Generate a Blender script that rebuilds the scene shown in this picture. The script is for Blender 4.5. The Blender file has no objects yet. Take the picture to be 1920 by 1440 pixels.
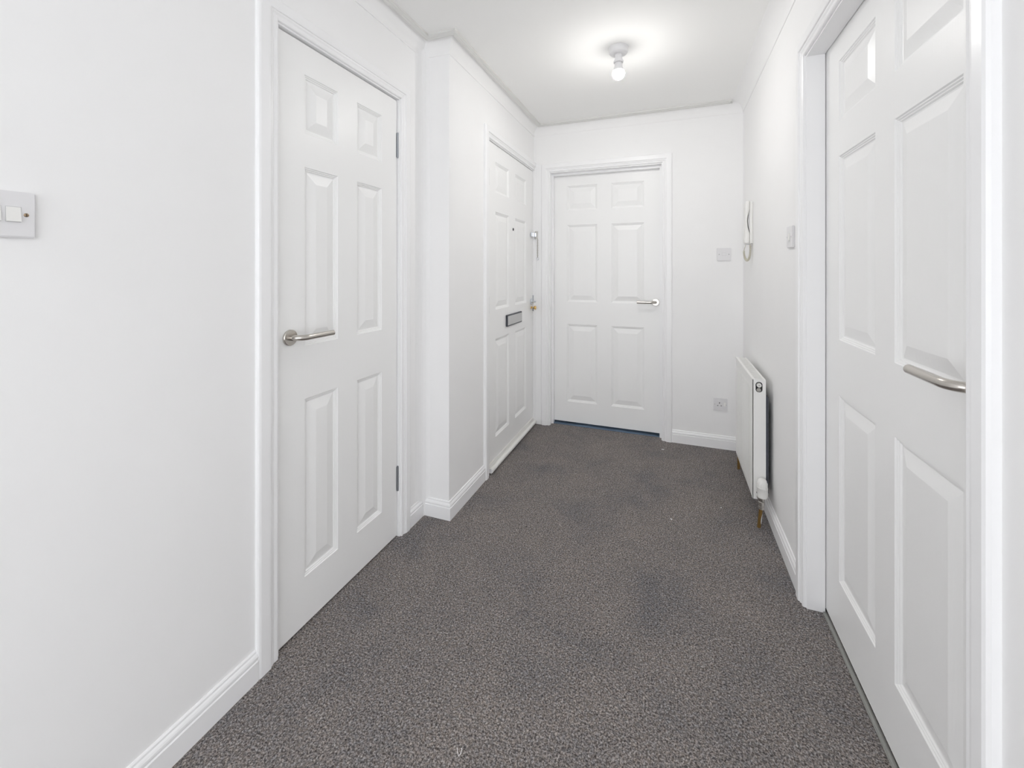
import bpy, math, random
from mathutils import Vector, Matrix
random.seed(4)
R = math.radians
scene = bpy.context.scene
COL = scene.collection

# ------------------------------------------------------------------ camera
F_PX, VP_X, HOR_Y, CAM_H = 785.0, 1256.0, 505.0, 1.215
cam_d = bpy.data.cameras.new('camera')
cam = bpy.data.objects.new('camera', cam_d); COL.objects.link(cam)
cam_d.sensor_width = 36.0
cam_d.lens = F_PX / 1920.0 * 36.0
cam_d.shift_y = -(720.0 - HOR_Y) / 1920.0
cam_d.clip_start = 0.02
cam.location = (0, 0, CAM_H)
cam.rotation_euler = (R(90), 0, math.atan((VP_X - 960.0) / F_PX))
scene.camera = cam

# ------------------------------------------------------------------ world, exposure
world = bpy.data.worlds.new('daylight'); scene.world = world
world.use_nodes = True
bg = world.node_tree.nodes['Background']
bg.inputs[0].default_value = (0.945, 0.966, 1.0, 1)
bg.inputs[1].default_value = 2.80
BULB_STRENGTH = 430.0
vs = scene.view_settings
vs.view_transform = 'Standard'; vs.look = 'None'
vs.gamma = 1.0; vs.use_curve_mapping = False
vs.exposure = 0.12
scene.cycles.max_bounces = 16
scene.cycles.diffuse_bounces = 12
scene.cycles.glossy_bounces = 4
scene.cycles.use_denoising = True

# ------------------------------------------------------------------ materials
def mat(name, col, rough=0.5, metal=0.0, bump=None, bump_s=0.0, bump_d=0.001, vary=0.0, coat=0.0, stretch=None, spec=0.5):
    m = bpy.data.materials.new(name); m.use_nodes = True
    nt = m.node_tree; b = nt.nodes['Principled BSDF']
    b.inputs['Base Color'].default_value = (*col, 1)
    b.inputs['Roughness'].default_value = rough
    b.inputs['Metallic'].default_value = metal
    b.inputs['Specular IOR Level'].default_value = spec
    b.inputs['Coat Weight'].default_value = coat
    tc = nt.nodes.new('ShaderNodeTexCoord')
    vec = tc.outputs['Object']
    if stretch:
        mp = nt.nodes.new('ShaderNodeMapping'); mp.inputs['Scale'].default_value = stretch
        nt.links.new(vec, mp.inputs['Vector']); vec = mp.outputs['Vector']
    if bump:
        n = nt.nodes.new('ShaderNodeTexNoise'); n.inputs['Scale'].default_value = bump
        n.inputs['Detail'].default_value = 4
        bp = nt.nodes.new('ShaderNodeBump'); bp.inputs['Strength'].default_value = bump_s
        bp.inputs['Distance'].default_value = bump_d
        nt.links.new(vec, n.inputs['Vector']); nt.links.new(n.outputs['Fac'], bp.inputs['Height'])
        nt.links.new(bp.outputs['Normal'], b.inputs['Normal'])
    if vary:
        n2 = nt.nodes.new('ShaderNodeTexNoise'); n2.inputs['Scale'].default_value = 3.0
        n2.inputs['Detail'].default_value = 3
        cr = nt.nodes.new('ShaderNodeValToRGB')
        cr.color_ramp.elements[0].position = 0.3; cr.color_ramp.elements[1].position = 0.7
        cr.color_ramp.elements[0].color = (*[c * (1 - vary) for c in col], 1)
        cr.color_ramp.elements[1].color = (*[min(1, c * (1 + vary * .5)) for c in col], 1)
        nt.links.new(vec, n2.inputs['Vector']); nt.links.new(n2.outputs['Fac'], cr.inputs['Fac'])
        nt.links.new(cr.outputs['Color'], b.inputs['Base Color'])
    return m

M = {}
M['wall'] = mat('wall_paint', (0.915, 0.913, 0.912), 0.75, bump=60, bump_s=0.15, bump_d=0.0006, vary=0.012, spec=0.3)
M['ceiling'] = mat('ceiling_paint', (0.925, 0.925, 0.913), 0.9, bump=60, bump_s=0.1, bump_d=0.0006, spec=0.2)
M['trim'] = mat('trim_satin_paint', (0.92, 0.92, 0.925), 0.32, bump=40, bump_s=0.08, bump_d=0.0005)
M['door'] = mat('door_satin_paint', (0.92, 0.92, 0.915), 0.36, bump=22, bump_s=0.22, bump_d=0.0008, stretch=(9, 9, 0.5))
M['doorflat'] = mat('door_panel_paint', (0.92, 0.92, 0.915), 0.36, bump=22, bump_s=0.3, bump_d=0.0008, stretch=(9, 9, 0.5))
M['steel'] = mat('brushed_steel', (0.58, 0.55, 0.51), 0.23, 1.0, bump=300, bump_s=0.05)
M['hinge'] = mat('hinge_steel', (0.42, 0.44, 0.47), 0.38, 1.0, vary=0.3)
M['chrome'] = mat('chrome', (0.75, 0.78, 0.82), 0.15, 1.0)
M['old_brass'] = mat('dull_brass_screw', (0.36, 0.27, 0.18), 0.3, 1.0)
M['brass'] = mat('brass', (0.70, 0.47, 0.17), 0.3, 1.0)
M['copper'] = mat('aged_copper', (0.30, 0.18, 0.055), 0.45, 0.7, bump=80, bump_s=0.2, vary=0.35)
M['nickel'] = mat('nickel', (0.55, 0.53, 0.50), 0.3, 1.0, vary=0.2)
M['plastic'] = mat('white_plastic', (0.78, 0.775, 0.785), 0.3)
M['plastic_warm'] = mat('warm_white_plastic', (0.84, 0.835, 0.81), 0.3)
M['cream'] = mat('cream_cord', (0.62, 0.60, 0.50), 0.45)
M['dark'] = mat('dark_cavity', (0.03, 0.03, 0.035), 0.6)
M['blackp'] = mat('black_edging', (0.05, 0.055, 0.07), 0.4)
M['silver'] = mat('satin_silver', (0.60, 0.60, 0.60), 0.45, 0.35)
M['fins'] = mat('dark_fin_steel', (0.10, 0.105, 0.13), 0.5, 0.3)  # dark blue-grey steel for the folded fins
M['radiator'] = mat('radiator_enamel', (0.87, 0.868, 0.85), 0.35)
M['threshold_blue_reflection'] = mat('metal_strip_blue_reflection', (0.22, 0.31, 0.42), 0.35, 0.7, vary=0.3)  # plain metal strip; the blue light it reflects is put into the colour
M['threshold_grey'] = mat('grey_metal_strip', (0.42, 0.42, 0.40), 0.4, 0.6)
M['conduit_shaded'] = mat('conduit_plastic_shaded', (0.72, 0.72, 0.70), 0.45)  # trunking plastic, greyed to paint in the shadow band under the ceiling
M['lint'] = mat('white_lint', (0.85, 0.85, 0.85), 0.9)
M['grime'] = mat('dark_crumb', (0.02, 0.02, 0.02), 0.8)

m = bpy.data.materials.new('bulb_glow'); m.use_nodes = True
nt_ = m.node_tree; b = nt_.nodes['Principled BSDF']
b.inputs['Base Color'].default_value = (0.9, 0.9, 0.9, 1)
b.inputs['Emission Color'].default_value = (1.0, 0.982, 0.955, 1)
# an LED lamp: its dome throws most of its light away from the cap
ge = nt_.nodes.new('ShaderNodeNewGeometry'); sx_ = nt_.nodes.new('ShaderNodeSeparateXYZ')
mr = nt_.nodes.new('ShaderNodeMapRange')
mr.inputs['From Min'].default_value = 0.20; mr.inputs['From Max'].default_value = -0.90
mr.inputs['To Min'].default_value = BULB_STRENGTH * 0.02; mr.inputs['To Max'].default_value = BULB_STRENGTH
nt_.links.new(ge.outputs['Normal'], sx_.inputs[0]); nt_.links.new(sx_.outputs['Z'], mr.inputs['Value'])
nt_.links.new(mr.outputs[0], b.inputs['Emission Strength'])
M['bulb'] = m

def carpet_mat():
    m = bpy.data.materials.new('grey_brown_carpet'); m.use_nodes = True
    nt = m.node_tree; N = nt.nodes; L = nt.links; b = N['Principled BSDF']
    tc = N.new('ShaderNodeTexCoord')
    def noise(scale, detail=2, rough=0.5, dist=0.0):
        n = N.new('ShaderNodeTexNoise'); n.inputs['Scale'].default_value = scale
        n.inputs['Detail'].default_value = detail; n.inputs['Roughness'].default_value = rough
        n.inputs['Distortion'].default_value = dist
        L.new(tc.outputs['Object'], n.inputs['Vector']); return n
    def ramp(src, stops):
        r = N.new('ShaderNodeValToRGB'); e = r.color_ramp.elements
        while len(e) < len(stops): e.new(0.5)
        for i, (p, c) in enumerate(stops):
            e[i].position = p; e[i].color = (*c, 1)
        L.new(src, r.inputs['Fac']); return r
    fine = noise(210, 3, 0.7, 0.6)
    r1 = ramp(fine.outputs['Fac'], [(0.28, (0.030, 0.029, 0.030)), (0.41, (0.100, 0.094, 0.093)),
                                    (0.51, (0.22, 0.208, 0.203)), (0.62, (0.42, 0.40, 0.395)), (0.74, (0.66, 0.645, 0.64))])
    hue = noise(95, 2, 0.5)
    r2 = ramp(hue.outputs['Fac'], [(0.35, (0.96, 0.99, 1.035)), (0.65, (1.045, 1.0, 0.965))])
    big = noise(3.4, 4, 0.62, 0.4)
    r3 = ramp(big.outputs['Fac'], [(0.30, (0.80, 0.81, 0.83)), (0.46, (0.97, 0.945, 0.925)), (0.7, (1.10, 1.05, 1.0))])
    mx = N.new('ShaderNodeMixRGB'); mx.blend_type = 'MULTIPLY'; mx.inputs[0].default_value = 1
    L.new(r1.outputs[0], mx.inputs[1]); L.new(r2.outputs[0], mx.inputs[2])
    mx2 = N.new('ShaderNodeMixRGB'); mx2.blend_type = 'MULTIPLY'; mx2.inputs[0].default_value = 1
    L.new(mx.outputs[0], mx2.inputs[1]); L.new(r3.outputs[0], mx2.inputs[2])
    L.new(mx2.outputs[0], b.inputs['Base Color'])
    b.inputs['Roughness'].default_value = 1.0
    b.inputs['Specular IOR Level'].default_value = 0.1
    bp = N.new('ShaderNodeBump'); bp.inputs['Strength'].default_value = 0.7; bp.inputs['Distance'].default_value = 0.004
    L.new(fine.outputs['Fac'], bp.inputs['Height']); L.new(bp.outputs['Normal'], b.inputs['Normal'])
    return m
M['carpet'] = carpet_mat()

# ------------------------------------------------------------------ helpers
class MB:
    def __init__(s): s.v = []; s.f = []; s.sm = []
    def add(s, vs, fs, smooth=False):
        o = len(s.v); s.v += [tuple(p) for p in vs]
        s.f += [tuple(i + o for i in f) for f in fs]; s.sm += [smooth] * len(fs); return s
    def box(s, x0, x1, y0, y1, z0, z1, c=0.0):
        if c <= 0:
            vs = [(x, y, z) for z in (z0, z1) for y in (y0, y1) for x in (x0, x1)]
            return s.add(vs, [(0, 2, 3, 1), (4, 5, 7, 6), (0, 1, 5, 4), (2, 6, 7, 3), (0, 4, 6, 2), (1, 3, 7, 5)])
        import bmesh
        bm = bmesh.new(); bmesh.ops.create_cube(bm, size=1)
        for v in bm.verts:
            v.co = ((x0 + x1) / 2 + v.co.x * (x1 - x0), (y0 + y1) / 2 + v.co.y * (y1 - y0), (z0 + z1) / 2 + v.co.z * (z1 - z0))
        bmesh.ops.bevel(bm, geom=bm.edges[:], offset=c, segments=2, affect='EDGES')
        bm.verts.index_update()
        s.add([v.co[:] for v in bm.verts], [[v.index for v in f.verts] for f in bm.faces]); bm.free(); return s
    def lathe(s, prof, org=(0, 0, 0), axis='z', n=32, smooth=True, cap=True):
        """prof: list of (r, h) along the axis."""
        vs = []
        for r, h in prof:
            for k in range(n):
                a = 2 * math.pi * k / n; c, d = r * math.cos(a), r * math.sin(a)
                p = {'z': (c, d, h), 'y': (c, h, -d), 'x': (h, c, d)}[axis]
                vs.append((p[0] + org[0], p[1] + org[1], p[2] + org[2]))
        fs = []
        for i in range(len(prof) - 1):
            for k in range(n):
                k2 = (k + 1) % n
                fs.append((i * n + k, i * n + k2, (i + 1) * n + k2, (i + 1) * n + k))
        s.add(vs, fs, smooth)
        if cap:
            m_ = len(prof) - 1
            s.add(vs[:n], [tuple(range(n))[::-1]]); s.add(vs[m_ * n:], [tuple(range(n))])
        return s
    def tube(s, pts, r, n=12, smooth=True, cap=True):
        pts = [Vector(p) for p in pts]; rs = r if isinstance(r, (list, tuple)) else [r] * len(pts)
        t0 = (pts[1] - pts[0]).normalized()
        up = Vector((0, 0, 1)) if abs(t0.z) < 0.9 else Vector((1, 0, 0))
        nrm = t0.cross(up).normalized(); vs = []
        for i, p in enumerate(pts):
            t = (pts[min(i + 1, len(pts) - 1)] - pts[max(i - 1, 0)]).normalized()
            nrm = (nrm - t * nrm.dot(t)).normalized(); bn = t.cross(nrm)
            for k in range(n):
                a = 2 * math.pi * k / n
                vs.append(p + (nrm * math.cos(a) + bn * math.sin(a)) * rs[i])
        fs = [(i * n + k, i * n + (k + 1) % n, (i + 1) * n + (k + 1) % n, (i + 1) * n + k) for i in range(len(pts) - 1) for k in range(n)]
        s.add(vs, fs, smooth)
        if cap:
            s.add(vs[:n], [tuple(range(n))[::-1]]); s.add(vs[-n:], [tuple(range(n))])
        return s
    def loft(s, rings, closed=True, cap=True, smooth=False):
        n = len(rings[0]); vs = [p for r in rings for p in r]
        fs = [(i * n + k, i * n + (k + 1) % n, (i + 1) * n + (k + 1) % n, (i + 1) * n + k)
              for i in range(len(rings) - 1) for k in range(n if closed else n - 1)]
        s.add(vs, fs, smooth)
        if cap:
            s.add(rings[0], [tuple(range(n))[::-1]]); s.add(rings[-1], [tuple(range(n))])
        return s
    def build(s, name, m, parent=None, recalc=True, autosmooth=None):
        me = bpy.data.meshes.new(name); me.from_pydata(s.v, [], s.f)
        me.polygons.foreach_set('use_smooth', s.sm)
        if recalc:
            import bmesh
            bm = bmesh.new(); bm.from_mesh(me)
            bmesh.ops.remove_doubles(bm, verts=bm.verts, dist=1e-6)
            bmesh.ops.recalc_face_normals(bm, faces=bm.faces); bm.to_mesh(me); bm.free()
        if any(s.sm):
            me.set_sharp_from_angle(angle=R(autosmooth or 40))
        me.materials.append(m if not isinstance(m, str) else M[m])
        o = bpy.data.objects.new(name, me); COL.objects.link(o)
        if parent: o.parent = parent
        return o

def tag(o, label=None, cat=None, kind=None, group=None):
    if label: o['label'] = label
    if cat: o['category'] = cat
    if kind: o['kind'] = kind
    if group: o['group'] = group
    return o
def empty(name, loc, rz=0.0, **k):
    o = bpy.data.objects.new(name, None); COL.objects.link(o)
    o.location = loc; o.rotation_euler = (0, 0, rz); o.empty_display_size = 0.1
    return tag(o, **k)
def sub(name, parent):
    o = bpy.data.objects.new(name, None); COL.objects.link(o); o.parent = parent; return o

XL, XE, YB, XR = -1.150, -1.005, 3.160, 0.458      # left wall, entrance wall, far wall, right wall
YC = 1.797                                         # where the entrance wall steps forward
YN = -0.60                                         # behind the camera
ZC = 2.335
T = 0.12

# ------------------------------------------------------------------ floor, ceiling
tag(MB().box(-3.2, 2.6, -2.8, 3.6, -0.05, 0.0).build('floor', 'carpet'),
    'speckled dark grey-brown carpet covering the whole hallway floor', 'floor', 'structure')
tag(MB().box(-3.2, 2.6, -2.8, YB + 0.2, ZC, ZC + 0.08).build('ceiling', 'ceiling'),
    'plain off-white painted ceiling above the hallway', 'ceiling', 'structure')

# ------------------------------------------------------------------ door openings (y or x range, head height)
D1 = (0.972, 1.600, 1.986)      # left wall
D2 = (2.269, 3.138, 1.987)      # entrance wall
D3 = (-0.872, -0.056, 1.966)    # far wall (lining faces)
D4 = (0.902, 1.774, 1.977)      # right wall
LIN = 0.028                     # lining thickness

def wall_y(name, x_face, x_back, segs, label):
    m_ = MB()
    for y0, y1, z0, z1 in segs:
        m_.box(min(x_face, x_back), max(x_face, x_back), y0, y1, z0, z1)
    return tag(m_.build(name, 'wall', recalc=False), label, 'wall', 'structure')
# left wall with a softly filled corner where it meets the entrance wall
w = MB()
for y0, y1, z0, z1 in ((YN, D1[0] - LIN, 0, ZC), (D1[1] + LIN, 1.9, 0, ZC), (D1[0] - LIN, D1[1] + LIN, D1[2] + LIN, ZC)):
    w.box(XL - T, XL, y0, y1, z0, z1)
w.box(XL - T, XL - T + 0.02, D1[0] - LIN, D1[1] + LIN, 0, D1[2] + LIN)  # added unseen sheet behind the door, keeps daylight out of the gaps
fil = [(XL - 0.01, 1.715), (XL, 1.722), (-1.1465, 1.745), (-1.140, 1.770), (-1.129, 1.788), (-1.112, 1.797), (XL - .01, 1.81)]
w.loft([[(x, y, 0.0) for x, y in fil], [(x, y, ZC) for x, y in fil]], smooth=False)
tag(w.build('wall_left', 'wall', recalc=False), 'white painted wall on the left with a two-gang switch and a door', 'wall', 'structure')
wall_y('wall_entrance', XE, XL - T, ((YC, D2[0] - LIN, 0, ZC), (D2[1] + 0.02, YB, 0, ZC), (D2[0] - LIN, D2[1] + 0.02, D2[2] + LIN, ZC)),
       'white projecting wall around the entrance door with letter slot')
bpy.data.objects['wall_entrance'].name = 'wall_left_far'
MB().box(XL - T, XL - T + 0.03, D2[0] - LIN, D2[1] + .02, 0, D2[2] + LIN).build('light_stop_panel', 'dark', bpy.data.objects['wall_left_far'])  # added unseen dark panel, blocks daylight leaking round the entrance door
wb = MB()
for x0, x1, z0, z1 in ((XL - T, D3[0] - LIN, 0, ZC), (D3[1] + LIN, XR + T, 0, ZC), (D3[0] - LIN, D3[1] + LIN, D3[2] + LIN, ZC)):
    wb.box(x0, x1, YB, YB + 0.16, z0, z1)
wb.box(D3[0] - LIN, D3[1] + LIN, YB + 0.14, YB + 0.16, 0, D3[2] + LIN)  # added unseen sheet closing the far opening against stray daylight
tag(wb.build('wall_back', 'wall', recalc=False), 'white end wall of the hallway with a door and two small plates', 'wall', 'structure')
wall_y('wall_right', XR, XR + T, ((YN, D4[0] - LIN, 0, ZC), (D4[1] + LIN, YB, 0, ZC), (D4[0] - LIN, D4[1] + LIN, D4[2] + LIN, ZC)),
       'white right wall with the radiator, intercom and a door')
MB().box(XR + T - 0.01, XR + T, D4[0] - LIN, D4[1] + LIN, 0, D4[2] + LIN).build('light_stop_panel', 'dark', bpy.data.objects['wall_right'])  # added unseen dark panel, blocks daylight leaking round the right door
# ------------------------------------------------------------------ swept trims along walls (room on the right-hand side of the path)
def sweep_rings(path, prof):
    rings = []
    for i, p in enumerate(path):
        p = Vector(p); ns = []
        if i > 0:
            d = (p - Vector(path[i - 1])).normalized(); ns.append(Vector((d.y, -d.x)))
        if i < len(path) - 1:
            d = (Vector(path[i + 1]) - p).normalized(); ns.append(Vector((d.y, -d.x)))
        if len(ns) == 2:
            n = ns[0] + ns[1]; n = n / n.dot(ns[0])
        else: n = ns[0]
        rings.append([(p.x + n.x * d_, p.y + n.y * d_, z) for d_, z in prof])
    return rings
def sweep(path, prof, i0=0, i1=None, mb=None):
    rings = sweep_rings(path, prof)[i0:(i1 if i1 is not None else len(path))]
    return (mb or MB()).loft(rings)

SK = [(0.0, 0.0), (0.0135, 0.0), (0.0135, 0.058), (0.0105, 0.0605), (0.0105, 0.063), (0.0125, 0.066), (0.0120, 0.071),
      (0.0095, 0.076), (0.006, 0.080), (0.0055, 0.085), (0.003, 0.088), (0.0, 0.088)]
p_left = [(XL, YN), (XL, 0.8925)]
tag(sweep(p_left, SK).build('baseboard_left', 'trim'), 'white skirting board along the near left wall', 'skirting board', 'structure')
p_mid = [(XL, 1.668), (XL, YC), (XE, YC), (XE, 2.199)]
o = empty('baseboard_left_far', (0, 0, 0), label='white skirting stepping round the projecting corner beside the entrance door', cat='skirting board', kind='structure')
for k in range(3):
    sweep(p_mid, SK, k, k + 2).build('skirting_length', 'trim', o)
p_right = [(0.014, YB), (XR, YB), (XR, 1.842)]
tag(sweep(p_right, SK, 0, 2).build('baseboard_back', 'trim'), 'short white skirting board right of the far door', 'skirting board', 'structure')
tag(sweep(p_right, SK, 1, 3).build('baseboard_right', 'trim'), 'white skirting board behind the radiator on the right wall', 'skirting board', 'structure')
tag(sweep([(XR, 0.826), (XR, YN)], SK).build('baseboard_right_near', 'trim'), 'white skirting board on the right wall beside the camera', 'skirting board', 'structure')

# coving
S = 0.070; ZL = 2.262
CV = [(0.0, ZL), (0.0035, ZL)] + [(0.004 + S * (1 - math.cos(a)) * 0.95, ZL + 0.003 + (ZC - ZL - 0.006) * math.sin(a)) for a in
      [math.pi / 2 * k / 8 for k in range(9)]] + [(S, ZC - 0.003), (S, ZC), (0.0, ZC)]
p_cv = [(XL, YN), (XL, YC), (XE, YC), (XE, YB), (XR, YB), (XR, YN)]
names = ['left', 'return', 'entrance', 'back', 'right']
cv = empty('trim_coving', (0, 0, 0), label='white concave coving between the walls and the ceiling', cat='coving', kind='structure')
cv.name = 'trim_5'
for k in range(5):
    o_ = sweep(p_cv, CV, k, k + 2)
    o_.sm = [True] * len(o_.f)
    o_.build('coving_length', 'wall', cv, autosmooth=25)
# mini trunking run round the ceiling edge of the coving, stopping short of the right wall
p_in = [(XL + S, YN), (XL + S, YC - S), (XE + S, YC - S), (XE + S, YB - S), (XR - S - 0.006, YB - S)]
TR = [(-0.022, ZC), (-0.022, ZC - 0.0175), (-0.020, ZC - 0.0190), (-0.012, ZC - 0.0175), (-0.0105, ZC - 0.0155), (-0.0015, ZC - 0.0125), (0.001, ZC - 0.0100), (0.0035, ZC - 0.0095), (0.0035, ZC)]
tr = empty('cable_trunking', (XE + S, YC - S, ZC), label='slim cable trunking along the ceiling edge of the coving, shade greyed into its colour', cat='trunking')
for k in range(4):
    so = sweep([(x - tr.location.x, y - tr.location.y) for x, y in p_in], [(d, z - ZC) for d, z in TR], k, k + 2)
    so.build('trunking_length', 'conduit_shaded', tr)
ec = MB()
ex, ey = p_in[-1][0] - tr.location.x, p_in[-1][1] - tr.location.y
ec.box(ex - 0.014, ex - 0.009, ey - 0.0050, ey + 0.0235, -0.0200, 0.0, 0.001)
ec.box(ex - 0.001, ex + 0.006, ey - 0.0050, ey + 0.0235, -0.0205, 0.0, 0.0015)
tag(ec.build('end_cap', 'conduit_shaded', tr), 'small end cap of the trunking')

# ------------------------------------------------------------------ doors and their frames
# local frame: x to the viewer's right, -y towards the viewer, z up
ARC = [(0.0, 0.0), (0.0, 0.006), (0.002, 0.0095), (0.006, 0.011), (0.010, 0.0100), (0.014, 0.0085), (0.0165, 0.0095), (0.020, 0.0125),
       (0.0245, 0.0135), (0.026, 0.0135), (0.0265, 0.0170), (0.0285, 0.0185), (0.034, 0.0190), (0.056, 0.0188), (0.0610, 0.0165), (0.064, 0.0115), (0.064, 0.0)]
def frame(idx, loc, rz, W, H, depth, label, stop=None, vs_=1.0, lw=1.0, rw=1.0, clip_r=None, lin_d=None):
    """architrave legs and head, lining, optional stop; opening from x=0..W."""
    t = empty('trim_%d' % idx, loc, rz, label=label, cat='door frame', kind='structure')
    mgn = 0.006
    prof = [(u, v * vs_) for u, v in ARC]
    def leg(side):
        k = lw if side < 0 else rw
        a = []
        b_ = []
        for u, v in prof:
            x = (-mgn - u * k) if side < 0 else (W + mgn + u * k)
            a.append((x, -v, 0.0)); b_.append((x, -v, H + mgn + u))
        return MB().loft([a, b_])
    leg(-1).build('architrave_leg', 'trim', t); leg(1).build('architrave_leg', 'trim', t)
    a = [(-mgn - u * lw, -v, H + mgn + u) for u, v in prof]; b_ = [(W + mgn + u * rw, -v, H + mgn + u) for u, v in prof]
    MB().loft([a, b_]).build('architrave_head', 'trim', t)
    ld = lin_d or 0.10
    for x0, x1 in ((-LIN, 0), (W, W + LIN)):
        MB().box(x0, x1, 0.0, ld, 0, H, 0.0008).build('lining_jamb', 'trim', t)
    MB().box(-LIN, W + LIN, 0.0, ld, H, H + LIN - .001).build('lining_head', 'trim', t)
    if stop:
        y0, y1, th = stop
        MB().box(0, th, y0, y1, 0, H, 0.0008).build('door_stop', 'trim', t)
        MB().box(W - th, W, y0, y1, 0, H, 0.0008).build('door_stop', 'trim', t)
        MB().box(th, W - th, y0, y1, H - th * 1.3, H, 0.0008).build('door_stop', 'trim', t)
    return t

RING = [(0.0, 0.0), (0.0025, 0.0035), (0.0050, 0.0035), (0.0075, 0.0065), (0.0100, 0.0065), (0.0130, 0.0100)]
def door(idx, loc, rz, x0, x1, z0, z1, cols, rows, label, th=0.040):
    """six-panel leaf, front face at local y=0."""
    t = empty('door_%d' % idx, loc, rz, label=label, cat='door', kind='structure')
    mb = MB()
    xs = sorted([x0, x1] + [c for p in cols for c in p]); zs = sorted([z0, z1] + [c for p in rows for c in p])
    def is_panel(xa, za): return any(abs(xa - c[0]) < 1e-6 for c in cols) and any(abs(za - r[0]) < 1e-6 for r in rows)
    for i in range(len(xs) - 1):
        for j in range(len(zs) - 1):
            xa, xb, za, zb = xs[i], xs[i + 1], zs[j], zs[j + 1]
            if is_panel(xa, za):
                rings = [[(xa + q, d, za + q), (xb - q, d, za + q), (xb - q, d, zb - q), (xa + q, d, zb - q)] for q, d in RING]
                mb.loft(rings, cap=False)
            else:
                mb.add([(xa, 0, za), (xb, 0, za), (xb, 0, zb), (xa, 0, zb)], [(0, 1, 2, 3)])
    # sides and back
    mb.add([(x0, 0, z0), (x1, 0, z0), (x1, 0, z1), (x0, 0, z1), (x0, th, z0), (x1, th, z0), (x1, th, z1), (x0, th, z1)],
           [(0, 4, 5, 1), (1, 5, 6, 2), (2, 6, 7, 3), (3, 7, 4, 0), (4, 7, 6, 5)])
    mb.build('door_leaf', 'door', t, recalc=False)
    for za, zb in rows:
        for xa, xb in cols:
            bw = 0.033
            pr = [(0.0130, 0.0300), (0.0130, 0.0100), (0.0165, 0.0105), (0.0165 + bw, 0.0022), (0.0165 + bw + 0.002, 0.0018)]
            rings = [[(xa + q, d, za + q), (xb - q, d, za + q), (xb - q, d, zb - q), (xa + q, d, zb - q)] for q, d in pr]
            MB().loft(rings).build('panel', 'doorflat', t)
    return t

def hinge(t, x, y, z0, z1, side, w=0.007):
    o_ = sub('hinge', t)
    h = z1 - z0; n = 5; g = 0.0008
    for k in range(n):
        a = z0 + h * k / n + g; b_ = z0 + h * (k + 1) / n - g
        MB().lathe([(0.0048, a), (0.0048, b_)], (x, y - 0.0035, 0), n=16).build('knuckle', 'hinge', o_)
    MB().lathe([(0.002, z0 - 0.003), (0.0044, z0 - 0.002), (0.0044, z1 + 0.002), (0.002, z1 + 0.003)], (x, y - 0.0035, 0), n=12).build('hinge_pin', 'hinge', o_)
    MB().box(x - w, x + w, y - 0.0005, y + 0.0015, z0, z1).build('hinge_leaf', 'hinge', o_)
    return o_

def handle(t, x, z, direction, reach=0.052, length=0.135, label='brushed steel lever handle', r=0.0095):
    o_ = sub('door_handle', t); o_['label'] = label
    MB().lathe([(0.0255, 0.0), (0.0262, -0.001), (0.0262, -0.0065), (0.0245, -0.0085), (0.0110, -0.0088)], (x, 0, z), 'y', n=40).build('rose', 'steel', o_)
    pts = [(x, -0.006, z)]
    # neck then a wide bend into the grip
    y_end = -reach
    bend = 0.034
    pts.append((x, -0.012, z))
    n = 10
    for k in range(n + 1):
        a = math.pi / 2 * k / n
        pts.append((x + direction * bend * (1 - math.cos(a)), y_end + bend * 0.95 - bend * 0.95 * math.sin(a), z))
    for k in range(1, 5):
        pts.append((x + direction * (bend + (length - bend) * k / 4), y_end, z))
    rr = [r] * len(pts)
    e = pts[-1]
    pts += [(e[0] + direction * 0.0012, e[1], z)]; rr += [r * 0.85]
    MB().tube(pts, rr, n=24).build('lever', 'steel', o_)
    return o_

# ---- door 1: left wall
P90 = math.pi / 2
y0 = D1[0]
frame(1, (XL, y0, 0), P90, D1[1] - D1[0], D1[2], 0.02, 'white moulded frame around the near left door', vs_=0.78, lw=1.15)
d1 = door(1, (XL - 0.012, y0, 0), P90, 0.003, D1[1] - D1[0] - 0.0035, 0.007, 1.9805,
          [(1.083 - y0, 1.236 - y0), (1.338 - y0, 1.490 - y0)], [(0.168, 0.774), (0.955, 1.563), (1.679, 1.878)],
          'white six-panel door in the left wall with a steel lever handle')
hinge(d1, D1[1] - y0 - 0.001, -0.0, 1.724, 1.834, 1)
hinge(d1, D1[1] - y0 - 0.001, -0.0, 0.210, 0.318, 1)
handle(d1, 1.022 - y0, 0.992, 1, reach=0.050, length=0.138)
MB().box(-0.0015, 0.0035, -0.0022, 0.01, 0.955, 1.028, 0.0006).build('strike_plate', 'hinge', d1)

# ---- door 2: entrance door
y0 = D2[0]
fr2 = frame(2, (XE, y0, 0), P90, D2[1] - D2[0], D2[2], 0.0, 'white moulded frame around the entrance door', rw=0.22)
d2 = door(2, (XE - 0.003, y0, 0), P90, 0.003, D2[1] - D2[0] - 0.004, 0.030, 1.9815,
          [(2.384 - y0, 2.615 - y0), (2.736 - y0, 2.970 - y0)], [(0.179, 0.784), (0.966, 1.571), (1.692, 1.879)],
          'white six-panel entrance door with letter slot, spyhole and chain')
for a, b_ in ((1.712, 1.814), (0.952, 1.053), (0.276, 0.384)):
    hinge(d2, 0.0015, 0.0, a, b_, -1, w=0.0035)
lp = sub('letter_plate', d2); lp['label'] = 'grey letter slot flap in a black surround'
lx0, lx1 = 2.556 - y0, 2.846 - y0
MB().box(lx0, lx1, -0.012, 0.001, 0.838, 0.914, 0.002).build('surround', 'blackp', lp)
MB().box(lx0 + 0.008, lx1 - 0.008, -0.0150, -0.010, 0.846, 0.906, 0.0012).build('flap', 'silver', lp)
sp = MB().lathe([(0.0095, 0.001), (0.0095, -0.003), (0.007, -0.0045), (0.003, -0.0045)], (2.694 - y0, 0, 1.489), 'y', n=24)
sp.build('spyhole', 'dark', d2)
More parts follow.
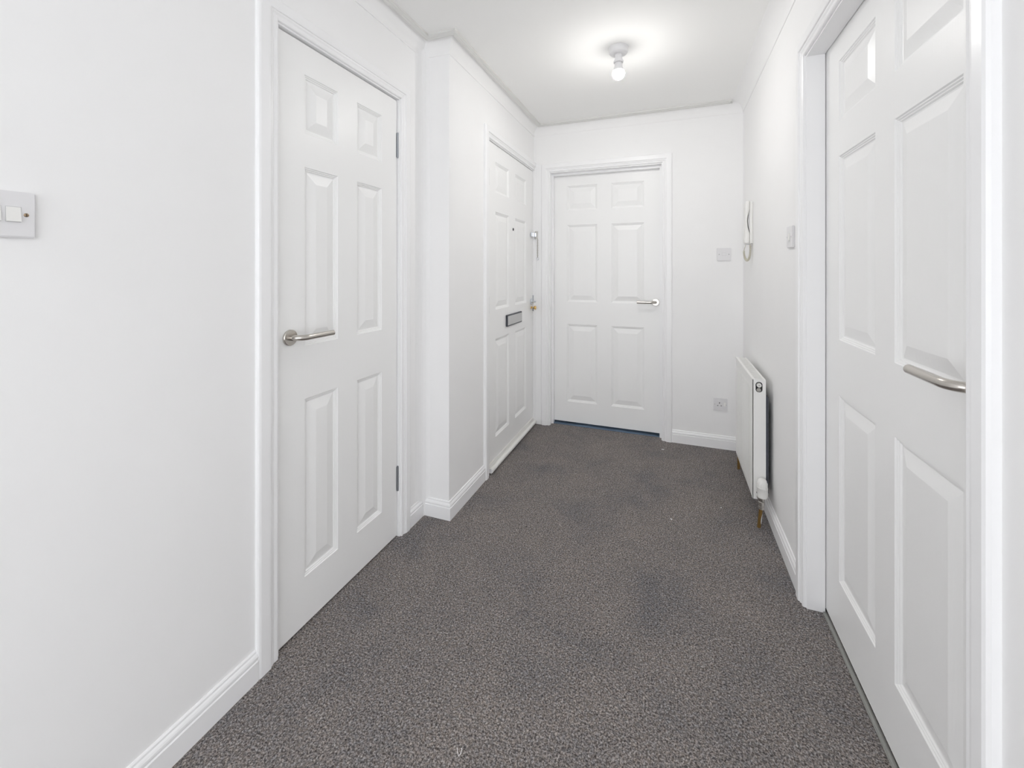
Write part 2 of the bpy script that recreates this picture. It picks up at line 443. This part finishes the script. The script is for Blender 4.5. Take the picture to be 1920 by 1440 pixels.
# lever lock, brass cylinder
lk = sub('door_lock', d2); lk['label'] = 'small steel pull and brass latch turn'
MB().lathe([(0.024, 0.001), (0.025, -0.002), (0.025, -0.007), (0.021, -0.010), (0.008, -0.010)], (3.090 - y0, 0, 0.965), 'y').build('rose', 'chrome', lk)
MB().tube([(3.090 - y0, -0.006, 0.966), (3.090 - y0, -0.040, 0.966)], [0.0075, 0.0065], n=16).build('spindle', 'chrome', lk)
MB().lathe([(0.010, 0.001), (0.010, -0.004), (0.008, -0.006), (0.0075, -0.022), (0.013, -0.026), (0.0145, -0.034), (0.0125, -0.040), (0.004, -0.042)],
           (3.092 - y0, 0, 0.918), 'y').build('thumb_turn', 'brass', lk)
MB().box(D2[1] - y0 - 0.007, D2[1] - y0 + 0.004, -0.004, 0.004, 0.955, 1.012, 0.001).build('strike_plate', 'hinge', lk)
# draught excluder tube along the foot of the door
dx = sub('draught_excluder', d2); dx['label'] = 'white round draught excluder strip along the door foot'
mbx = MB()
L_ = D2[1] - y0 - 0.005 + 0.012
xa, xb = 0.004, L_
ro, ri = 0.0145, 0.0110
ro_ring = lambda x, r_: [(x, -0.0165 + r_ * math.cos(2 * math.pi * k / 24), 0.0205 + r_ * math.sin(2 * math.pi * k / 24)) for k in range(24)]
mbx.loft([ro_ring(xa + 0.03, ri), ro_ring(xa, ri), ro_ring(xa, ro), ro_ring(xb, ro)], cap=True, smooth=True)
mbx.build('tube', 'plastic_warm', dx)
MB().lathe([(0.0112, 0.0), (0.0112, 0.012)], (xa + 0.001, -0.0165, 0.0205), 'x', n=24).build('tube_core', 'plastic', dx)
MB().box(xa, xb - 0.014, -0.006, 0.0, 0.028, 0.056, 0.002).build('flange', 'plastic_warm', dx)

# ---- door 3: far wall
x0 = D3[0]
fr3 = frame(3, (x0, YB, 0), 0, D3[1] - D3[0], D3[2], 0.08, 'white stepped frame around the far door', stop=(0.040, 0.078, 0.0135), lin_d=0.13)
MB().box(XE + 0.0195 - x0, -0.006 - 0.0645, -0.0135, 0.0, 0.0, 2.034, 0.001).build('filler_strip', 'trim', fr3)
d3 = door(3, (x0, YB + 0.080, 0), 0, 0.003, D3[1] - D3[0] - 0.003, 0.018, D3[2] - 0.003,
          [(-0.757 - x0, -0.521 - x0), (-0.417 - x0, -0.177 - x0)], [(0.177, 0.784), (0.960, 1.562), (1.677, 1.870)],
          'white six-panel door in the far end wall')
handle(d3, -0.098 - x0, 0.974, -1, reach=0.052, length=0.128, label='steel lever handle pointing left')
tag(MB().box(x0 + 0.0, D3[1], YB + 0.048, YB + 0.110, 0.0, 0.006, 0.002).build('threshold_strip', 'threshold_blue_reflection'),
    'metal threshold strip under the far door, blue reflection painted into its colour', 'threshold', 'thing')

# ---- door 4: right wall
fr4 = frame(4, (XR, D4[1], 0), -P90, D4[1] - D4[0], D4[2], 0.06, 'white moulded frame around the near right door', lin_d=0.056)
y1 = D4[1]
d4 = door(4, (XR + 0.0585, y1, 0), -P90, -0.012, D4[1] - D4[0] + 0.012, 0.016, 1.998,
          [(y1 - 1.655, y1 - 1.397), (y1 - 1.294, y1 - 1.036)], [(0.197, 0.804), (0.985, 1.584), (1.699, 1.895)],
          'white six-panel door at the right edge with a steel lever')
handle(d4, y1 - 0.962, 1.008, -1, reach=0.052, length=0.142, label='brushed steel lever handle pointing left', r=0.0098)
tag(MB().box(XR + 0.047, XR + 0.062, D4[0], D4[1], 0.0, 0.007, 0.0025).build('threshold_strip', 'threshold_grey'),
    'thin grey metal carpet strip under the right door', 'threshold', 'thing')

# ------------------------------------------------------------------ ceiling light
def ceiling_light(loc, label):
    cl = empty('ceiling_light', loc, label=label, cat='light')
    MB().lathe([(0.0475, 0.0), (0.0485, -0.002), (0.0455, -0.026), (0.0410, -0.031), (0.0290, -0.033), (0.0275, -0.0345), (0.026, -0.034)], n=48).build('ceiling_rose', 'plastic', cl)
    MB().lathe([(0.0285, -0.031), (0.0285, -0.034), (0.0185, -0.037), (0.0175, -0.043), (0.0195, -0.058), (0.0212, -0.066), (0.0212, -0.070)], n=40).build('lampholder', 'plastic', cl)
    MB().lathe([(0.0215, -0.064), (0.0245, -0.068), (0.0250, -0.074), (0.0235, -0.077), (0.0185, -0.076)], n=40, cap=False).build('shade_ring', 'plastic', cl)
    MB().lathe([(0.0150, -0.068), (0.0175, -0.076), (0.0190, -0.086), (0.0205, -0.096), (0.0235, -0.104), (0.0268, -0.112), (0.0285, -0.118)], n=32, cap=False).build('bulb_collar', 'plastic', cl)
    cz, rb = -0.1300, 0.0310
    pr = [(0.0283, -0.1175)]
    for k in range(6, 17):
        a = math.pi * k / 16
        pr.append((max(rb * math.sin(a), 0.0004), cz + rb * math.cos(a)))
    MB().lathe(pr, n=32).build('light_bulb', 'bulb', cl)
    return cl
ceiling_light((-0.243, 2.17, ZC), 'bare lit bulb in a white batten lampholder on the ceiling')

# ------------------------------------------------------------------ radiator
ra = empty('radiator', (0.372, 2.295, 0.114), label='white panel radiator hung low on the right wall', cat='radiator')
RW, RL, RH = 0.056, 0.535, 0.575          # depth (x), length (y), height (z)
# fluted front panel
rings = []
ny = 16
pl = []
for k in range(ny):
    a = RL * k / ny; b_ = RL * (k + 1) / ny; w_ = b_ - a
    pl += [(0.0, a + w_ * 0.0), (0.0, a + w_ * 0.55), (0.0035, a + w_ * 0.68), (0.0035, a + w_ * 0.87)]
pl += [(0.0, RL), (0.012, RL), (0.012, 0.0)]
fp = MB().loft([[(x, y, 0.030) for x, y in pl], [(x, y, RH - 0.055) for x, y in pl]])
fp.box(0.0, 0.012, 0.0, RL, RH - 0.055, RH - 0.006, 0.001)
fp.box(0.0, 0.012, 0.0, RL, 0.0, 0.030, 0.001)
fp.build('front_panel', 'radiator', ra)
MB().box(0.030, 0.042, 0.02, RL - 0.02, 0.01, RH - 0.02).build('rear_panel', 'radiator', ra)
# top grille
g = MB()
g.box(-0.002, 0.0105, -0.002, RL + 0.002, RH - 0.010, RH, 0.0012)
g.box(RW - 0.010, RW, -0.002, RL + 0.002, RH - 0.010, RH, 0.0012)
g.box(0.0105, 0.0125, 0.0, RL, RH - 0.010, RH - 0.003)
for k in range(31):
    yy = 0.006 + (RL - 0.016) * k / 30
    g.box(0.0105, RW - 0.010, yy, yy + 0.0095 if k % 2 == 0 else yy + 0.007, RH - 0.006, RH - 0.001)
g.build('top_grille', 'radiator', ra)
# end cover with an oval hole
oc = 0.557 - 0.02
n = 32
hole, outer_ = [], []
zt, zb_ = RH - 0.002, RH - 0.075
for k in range(n):
    a = 2 * math.pi * k / n; c_, s_ = math.cos(a), math.sin(a)
    hole.append((0.0275 + 0.0148 * c_, oc + (0.0105 if s_ >= 0 else -0.0105) + 0.0148 * s_))
    mx_ = max(abs(c_), abs(s_)); ux, uz = c_ / mx_, s_ / mx_
    outer_.append((RW / 2 + ux * RW / 2, (zt + zb_) / 2 + uz * (zt - zb_) / 2))
e_ = MB()
yf, yk = -0.0035, 0.0
vs_all = [(x, yf, z) for x, z in hole] + [(x, yf, z) for x, z in outer_] + [(x, yk, z) for x, z in hole] + [(x, yk, z) for x, z in outer_]
fs = []
for k in range(n):
    k2 = (k + 1) % n
    fs += [(k, k2, n + k2, n + k), (2 * n + k, 3 * n + k, 3 * n + k2, 2 * n + k2), (k, 2 * n + k, 2 * n + k2, k2), (n + k, n + k2, 3 * n + k2, 3 * n + k)]
e_.add(vs_all, fs)
e_.box(0.0, RW, yf, yk, 0.0, zb_)
e_.box(-0.001, 0.004, yf - 0.0, 0.012, 0.0, RH - 0.003, 0.0008)
e_.build('end_cover', 'radiator', ra)
MB().box(0.0, RW, RL, RL + 0.0035, 0.0, RH - 0.002, 0.0008).build('end_cover', 'radiator', ra)
MB().box(0.012, RW - 0.012, 0.0120, 0.0135, RH - 0.08, RH - 0.008).build('hole_shade_plate', 'dark', ra)  # dark plate painting the shade seen through the oval hole
av = sub('air_vent', ra); av['label'] = 'pale bleed plug in a dark oval hole'
MB().lathe([(0.0105, 0.010), (0.0105, -0.001), (0.0085, -0.0030), (0.004, -0.0030)], (0.0285, 0, oc + 0.008), 'y', n=24).build('plug', 'plastic_warm', av)
MB().lathe([(0.0032, 0.0), (0.0032, -0.0042)], (0.0285, 0, oc + 0.008), 'y', n=12).build('bleed_pin', 'nickel', av)
MB().tube([(0.0280, 0.006, oc - 0.016), (0.0280, 0.011, oc - 0.016)], 0.0095, n=16).build('connector', 'nickel', av)
# convector fins at the back: one folded sheet
fb = []
nf = 60
for k in range(nf + 1):
    yy = 0.010 + (RL - 0.04) * k / nf
    fb.append((RW - 0.012 if k % 2 else RW + 0.013, yy))
f2 = MB(); f2.loft([[(x, y, 0.03) for x, y in fb], [(x, y, RH - 0.085) for x, y in fb]], closed=False, cap=False)
f2.build('convector_fins', 'fins', ra, recalc=False)
for yy in (0.10, RL - 0.12):
    MB().box(RW - 0.02, 0.0855, yy, yy + 0.03, 0.12, RH - 0.12, 0.001).build('wall_bracket', 'radiator', ra)

# near pipe and thermostatic valve
pv = empty('radiator_valve', (0.402, 2.254, 0.094), label='white thermostatic valve at the near end of the radiator', cat='valve')
MB().lathe([(0.0100, -0.005), (0.0125, -0.004), (0.0125, 0.008), (0.0100, 0.010), (0.0100, 0.014), (0.0140, 0.016), (0.0140, 0.030), (0.0115, 0.032), (0.0155, 0.040), (0.0165, 0.054)], n=24).build('valve_body', 'nickel', pv)
MB().tube([(0.0, 0.0, 0.030), (0.0, 0.022, 0.032), (-0.002, 0.038, 0.034)], [0.0105, 0.0115, 0.0115], n=16).build('tail_union', 'nickel', pv)
hd = MB().lathe([(0.0190, 0.050), (0.0215, 0.052), (0.0225, 0.060), (0.0228, 0.093), (0.0232, 0.0935), (0.0232, 0.0985), (0.0212, 0.099), (0.0205, 0.118), (0.0180, 0.130), (0.0130, 0.136), (0.004, 0.138)],
                (0.004, 0, 0), n=36).build('thermostatic_head', 'plastic_warm', pv)
rg = MB()
for k in range(16):
    a = 2 * math.pi * k / 16
    cx_, cy_ = 0.004 + 0.0207 * math.cos(a), 0.0207 * math.sin(a)
    rg.box(cx_ - 0.0012, cx_ + 0.0012, cy_ - 0.0012, cy_ + 0.0012, 0.101, 0.119)
rg.build('grip_ribs', 'plastic_warm', hd)
MB().box(-0.0200, -0.0180, -0.004, 0.002, 0.068, 0.072).build('scale_mark', 'dark', hd)
def pipe(loc, h, label, lean=0.0):
    pe = empty('copper_pipe', loc, label=label, cat='pipe', group='radiator pipes')
    MB().tube([(0, 0, -0.002), (lean * 0.3, 0, h * 0.3), (lean, 0, h)], 0.0078, n=16).build('pipe', 'copper', pe)
    return pe
pp = pipe((0.3925, 2.257, 0.0), 0.093, 'short aged copper pipe rising from the carpet below the radiator valve', 0.0085)
pk = MB()
arc_pts0, arc_pts1 = [], []
for z_, wd in ((0.018, 0.10), (0.030, 0.45), (0.045, 0.5), (0.058, 0.3), (0.068, 0.08)):
    a0 = R(-40)
    lx = 0.0085 * z_ / 0.078
    arc_pts0.append((lx + 0.0082 * math.cos(a0 - wd), 0.0082 * math.sin(a0 - wd), z_))
    arc_pts1.append((lx + 0.0082 * math.cos(a0 + wd), 0.0082 * math.sin(a0 + wd), z_))
pk.add(arc_pts0 + arc_pts1, [(k, 5 + k, 6 + k, k + 1) for k in range(4)])
pk.build('paint_splash', 'lint', pp, recalc=False)['label'] = 'white paint left on the pipe'
pipe((0.392, 2.872, 0.0), 0.135, 'reddish copper pipe at the far end of the radiator')
ve = empty('radiator_valve', (0.392, 2.872, 0.125), label='small far valve hidden behind the radiator end', cat='valve')
MB().lathe([(0.010, 0.0), (0.013, 0.004), (0.013, 0.030), (0.010, 0.045), (0.004, 0.048)], n=20).build('valve_body', 'nickel', ve)
MB().tube([(0, 0, 0.018), (0, -0.036, 0.018)], 0.0095, n=14).build('tail_union', 'nickel', ve)

# ------------------------------------------------------------------ switches, sockets (local frame as for doors)
def plate_switch(name, loc, rz, label, cat, w=0.086, h=0.086, rockers=1, screws=True, th=0.009, screw_m='old_brass', rk=(0.018, 0.026), m='plastic'):
    t = empty(name, loc, rz, label=label, cat=cat)
    MB().box(-w / 2, w / 2, -th, 0.0, -h / 2, h / 2, 0.0022).build('face_plate', m, t)
    for k in range(rockers):
        cx_ = (k - (rockers - 1) / 2) * 0.0255
        r_ = MB()
        # well lip and tilted rocker
        x0_, x1_ = cx_ - rk[0] / 2, cx_ + rk[0] / 2; z0_, z1_ = -rk[1] / 2, rk[1] / 2
        r_.add([(x0_, -th + 0.001, z0_), (x1_, -th + 0.001, z0_), (x1_, -th + 0.001, z1_), (x0_, -th + 0.001, z1_),
                (x0_, -th - 0.0045, z0_), (x1_, -th - 0.0045, z0_), (x1_, -th - 0.0012, z1_), (x0_, -th - 0.0012, z1_)],
               [(0, 3, 2, 1), (4, 5, 6, 7), (0, 1, 5, 4), (1, 2, 6, 5), (2, 3, 7, 6), (3, 0, 4, 7)])
        r_.build('rocker', 'plastic_warm' if m == 'plastic' else m, t)
        MB().box(x0_ - 0.001, x1_ + 0.001, -th - 0.0004, -th + 0.001, z0_ - 0.001, z1_ + 0.001).build('rocker_well', 'silver', t)
    if screws:
        for sx in (-1, 1):
            s_ = MB().lathe([(0.0036, -th + 0.001), (0.0036, -th - 0.0005), (0.0028, -th - 0.0012), (0.0008, -th - 0.0014)], (sx * (w / 2 - 0.0135), 0, 0), 'y', n=20).build('screw', screw_m, t)
            MB().box(sx * (w / 2 - 0.0135) - 0.0004, sx * (w / 2 - 0.0135) + 0.0004, -th - 0.0016, -th - 0.001, -0.0028, 0.0028).build('slot', 'dark', s_)
    return t
plate_switch('light_switch', (XL, 0.388, 1.3175), P90, 'two-gang white light switch at the left edge with brass screws', 'light switch', rockers=2, rk=(0.0185, 0.027))
plate_switch('light_switch', (XR, 1.967, 1.345), -P90, 'white light switch beside the right door frame', 'light switch', rockers=1, screw_m='plastic', rk=(0.02, 0.028))
bl = plate_switch('wall_plate', (0.342, YB, 1.316), 0, 'small white outlet plate on the far wall left of the intercom', 'wall plate', rockers=0, screw_m='silver')
MB().box(-0.0115, 0.0115, -0.0105, -0.0085, -0.009, 0.011, 0.001).build('centre_module', 'plastic', bl)
MB().box(-0.0125, 0.0125, -0.0093, -0.0080, -0.010, 0.012).build('module_recess', 'silver', bl)
so = empty('power_socket', (0.3205, YB, 0.2995), 0, label='white single power socket low on the far wall', cat='socket')
MB().box(-0.043, 0.043, -0.009, 0, -0.043, 0.043, 0.0022).build('face_plate', 'plastic', so)
MB().box(-0.026, 0.016, -0.0105, -0.008, -0.026, 0.024, 0.001).build('socket_face', 'plastic', so)
MB().box(-0.0085, -0.0035, -0.0110, -0.0100, 0.006, 0.0145).build('earth_slot', 'dark', so)
MB().box(-0.0205, -0.0130, -0.0110, -0.0100, -0.0100, -0.0060).build('pin_slot', 'dark', so)
MB().box(0.0010, 0.0085, -0.0110, -0.0100, -0.0100, -0.0060).build('pin_slot', 'dark', so)
rk = MB(); rk.add([(0.020, -0.008, -0.008), (0.032, -0.008, -0.008), (0.032, -0.008, 0.014), (0.020, -0.008, 0.014),
                   (0.020, -0.0130, -0.008), (0.032, -0.0130, -0.008), (0.032, -0.0100, 0.014), (0.020, -0.0100, 0.014)],
                  [(0, 3, 2, 1), (4, 5, 6, 7), (0, 1, 5, 4), (1, 2, 6, 5), (2, 3, 7, 6), (3, 0, 4, 7)])
rk.build('rocker', 'plastic_warm', so)
for sx in (-1, 1):
    MB().lathe([(0.0032, -0.008), (0.0032, -0.0096), (0.001, -0.0100)], (sx * 0.0345, 0, 0.0), 'y', n=16).build('screw', 'silver', so)

# ------------------------------------------------------------------ intercom handset
ic = empty('intercom_handset', (XR, 2.838, 1.365), -P90, label='white intercom handset with a coiled cream cord on the right wall', cat='intercom')
def rring(x0_, x1_, y0_, y1_, z, c=0.008, n=4):
    pts = []
    for cx_, cy_, a0 in ((x1_ - c, y1_ - c, 0), (x0_ + c, y1_ - c, 90), (x0_ + c, y0_ + c, 180), (x1_ - c, y0_ + c, 270)):
        for k in range(n + 1):
            a = R(a0 + 90 * k / n); pts.append((cx_ + c * math.cos(a), cy_ + c * math.sin(a), z))
    return pts
bs = MB()
bs.loft([rring(-0.036, 0.036, -0.016, -0.0005, z, 0.004) for z in (0.004, 0.250)], smooth=True)
bs.build('base', 'plastic_warm', ic)
# handset: ear and mouth pads bulge out, waist between them
hs = MB(); rings = []
HZ = [(0.000, 0.030, 0.017, 0.038), (0.006, 0.036, 0.0165, 0.043), (0.030, 0.037, 0.0165, 0.045), (0.062, 0.036, 0.0165, 0.043), (0.080, 0.033, 0.021, 0.041),
      (0.100, 0.031, 0.026, 0.040), (0.135, 0.030, 0.029, 0.041), (0.165, 0.031, 0.026, 0.041), (0.185, 0.034, 0.020, 0.041), (0.205, 0.036, 0.0165, 0.042), (0.238, 0.036, 0.0165, 0.040), (0.250, 0.032, 0.0165, 0.035), (0.256, 0.024, 0.017, 0.029)]
for z, hw, ya, yb in HZ:
    rings.append(rring(-hw, hw, -yb, -ya, z, min(0.009, (yb - ya) / 2.2)))
hs.loft(rings, smooth=True); hs.build('handset', 'plastic_warm', ic)
gp = MB()
gz = [(0.205, 0.0160, 0.0166), (0.190, 0.0160, 0.0185), (0.165, 0.0160, 0.0235), (0.135, 0.0160, 0.0265), (0.110, 0.0160, 0.0240), (0.085, 0.0160, 0.0190), (0.070, 0.0160, 0.0166)]
gp.loft([[(-0.026, -a_, z_), (0.0295, -a_, z_), (0.0295, -b_, z_), (-0.026, -b_, z_)] for z_, a_, b_ in gz])
gp.build('grip_gap_shade', 'silver', ic)  # solid grey sliver standing in for the shade between handset and base
MB().box(-0.03, 0.03, -0.036, -0.010, -0.0025, 0.001, 0.0008).build('bottom_vent', 'silver', ic)
# cord: thin straight tails and a coil
cd = MB(); path = []
def bez(p, t):
    return p[0] * (1 - t) ** 3 + p[1] * 3 * t * (1 - t) ** 2 + p[2] * 3 * t * t * (1 - t) + p[3] * t ** 3
ctrl = [Vector((0.022, -0.012, -0.008)), Vector((0.026, -0.012, -0.115)), Vector((-0.024, -0.034, -0.125)), Vector((-0.020, -0.040, -0.040))]
turns, N_ = 34, 34 * 12
for k in range(N_ + 1):
    t_ = k / N_; c_ = bez(ctrl, t_); c2 = bez(ctrl, min(1, t_ + 0.003)); c1 = bez(ctrl, max(0, t_ - 0.003))
    tan = (c2 - c1).normalized(); n1 = tan.cross(Vector((0, 1, 0.2))).normalized(); n2 = tan.cross(n1)
    a = 2 * math.pi * turns * t_
    path.append(c_ + (n1 * math.cos(a) + n2 * math.sin(a)) * 0.0048)
cd.tube(path, 0.0020, n=6)
cd.tube([Vector((0.022, -0.012, 0.002)), Vector((0.022, -0.012, -0.009))], 0.0022, n=8)
cd.tube([path[-1], Vector((-0.014, -0.036, -0.022)), Vector((-0.010, -0.030, 0.002))], 0.0018, n=8)
cd.build('coiled_cord', 'cream', ic)

# ------------------------------------------------------------------ door chain and keys
ch = empty('door_chain', (-0.982, 3.118, 1.485), label='chrome security chain hanging beside the entrance door edge', cat='door chain')
# keeper plate on the door, box on the frame
MB().box(-0.018, -0.0095, -0.055, -0.002, -0.016, 0.016, 0.001).build('door_slide', 'chrome', ch)
MB().box(-0.0075, 0.004, 0.006, 0.018, -0.014, 0.014, 0.0015).build('frame_socket', 'chrome', ch)
MB().box(-0.010, 0.012, 0.019, 0.030, -0.030, 0.028, 0.0015).build('chain_plate', 'nickel', ch)
def torus(mb_, c, R_, r_, ax, n1=14, n2=6, el=1.6):
    pts = []
    for k in range(n1 + 1):
        a = 2 * math.pi * k / n1
        if ax == 0: pts.append(Vector((c[0], c[1] + R_ * math.cos(a), c[2] + el * R_ * math.sin(a))))
        else: pts.append(Vector((c[0] + R_ * math.cos(a), c[1], c[2] + el * R_ * math.sin(a))))
    mb_.tube(pts, r_, n=n2, cap=False)
for k in range(15):
    l_ = MB(); torus(l_, (0.012, 0.024, -0.034 - 0.0098 * k), 0.0040, 0.0016, k % 2)
    l_.build('chain_link', 'nickel', ch)
l_ = MB(); torus(l_, (0.012, 0.024, -0.187), 0.0095, 0.0015, 1, el=1.0); l_.build('end_ring', 'chrome', ch)

kr = empty('key_ring', (-0.992, 3.052, 0.958), label='small bunch of keys hanging from the entrance door lock', cat='keys')
k1 = MB(); torus(k1, (0.012, 0, -0.016), 0.0135, 0.0012, 0, n1=24, el=1.15); k1.build('ring', 'nickel', kr)
k2 = MB(); k2.tube([(0.0, 0.016, 0.004), (0.012, 0.012, 0.0)], 0.003, n=8); k2.box(0.011, 0.013, -0.008, 0.012, -0.008, 0.010, 0.0006); k2.build('key', 'nickel', kr)
k3 = MB(); k3.box(0.010, 0.012, -0.010, 0.008, -0.056, -0.034, 0.0008); k3.box(0.0105, 0.0115, -0.004, 0.001, -0.078, -0.055, 0.0003); k3.build('key', 'nickel', kr)
k4 = MB(); k4.box(0.013, 0.0155, -0.012, 0.006, -0.062, -0.036, 0.0010); k4.build('dark_fob', 'blackp', kr)

# ------------------------------------------------------------------ bits on the carpet
def fleck(loc, r, m_, label, name='lint_fleck', cat='lint', el=2.0, rz=0.5):
    mb_ = MB(); n = 8
    pr_ = [(0.15 * r, 0.0), (r, 0.25 * r), (0.9 * r, 0.6 * r), (0.1 * r, 0.85 * r)]
    mb_.lathe(pr_, n=8)
    mb_.v = [(x * el * (1 + 0.2 * random.uniform(-1, 1)), y, z) for x, y, z in mb_.v]
    o_ = mb_.build(name, m_); o_.location = loc; o_.rotation_euler = (0, 0, rz)
    return tag(o_, label, cat)
fleck((0.007, 2.176, 0.0), 0.0032, 'lint', 'white lint fleck in the middle of the carpet, level with the radiator valve', rz=2.4)
fleck((0.244, 2.372, 0.0), 0.0024, 'lint', 'tiny white lint fleck on the carpet near the radiator', rz=1.2)
fleck((-0.044, 2.999, 0.0), 0.0040, 'lint', 'pale lint fleck on the carpet just in front of the far door', rz=0.2, el=2.2)
fleck((-0.633, 1.872, 0.0), 0.0028, 'grime', 'dark crumb on the carpet out from the skirting corner', name='crumb', cat='crumb', el=1.1)
th_ = MB(); th_.tube([(-0.007, 0.011, 0.003), (-0.004, 0.0, 0.005), (0.0, -0.007, 0.003), (0.004, -0.003, 0.005), (0.006, 0.007, 0.004), (0.003, 0.011, 0.003)], 0.0008, n=6)
th_ = th_.build('thread', 'lint'); th_.location = (-0.494, 0.935, 0.0); th_.rotation_euler = (0, 0, 0.3)
tag(th_, 'short curled white thread on the carpet nearest the camera', 'thread')
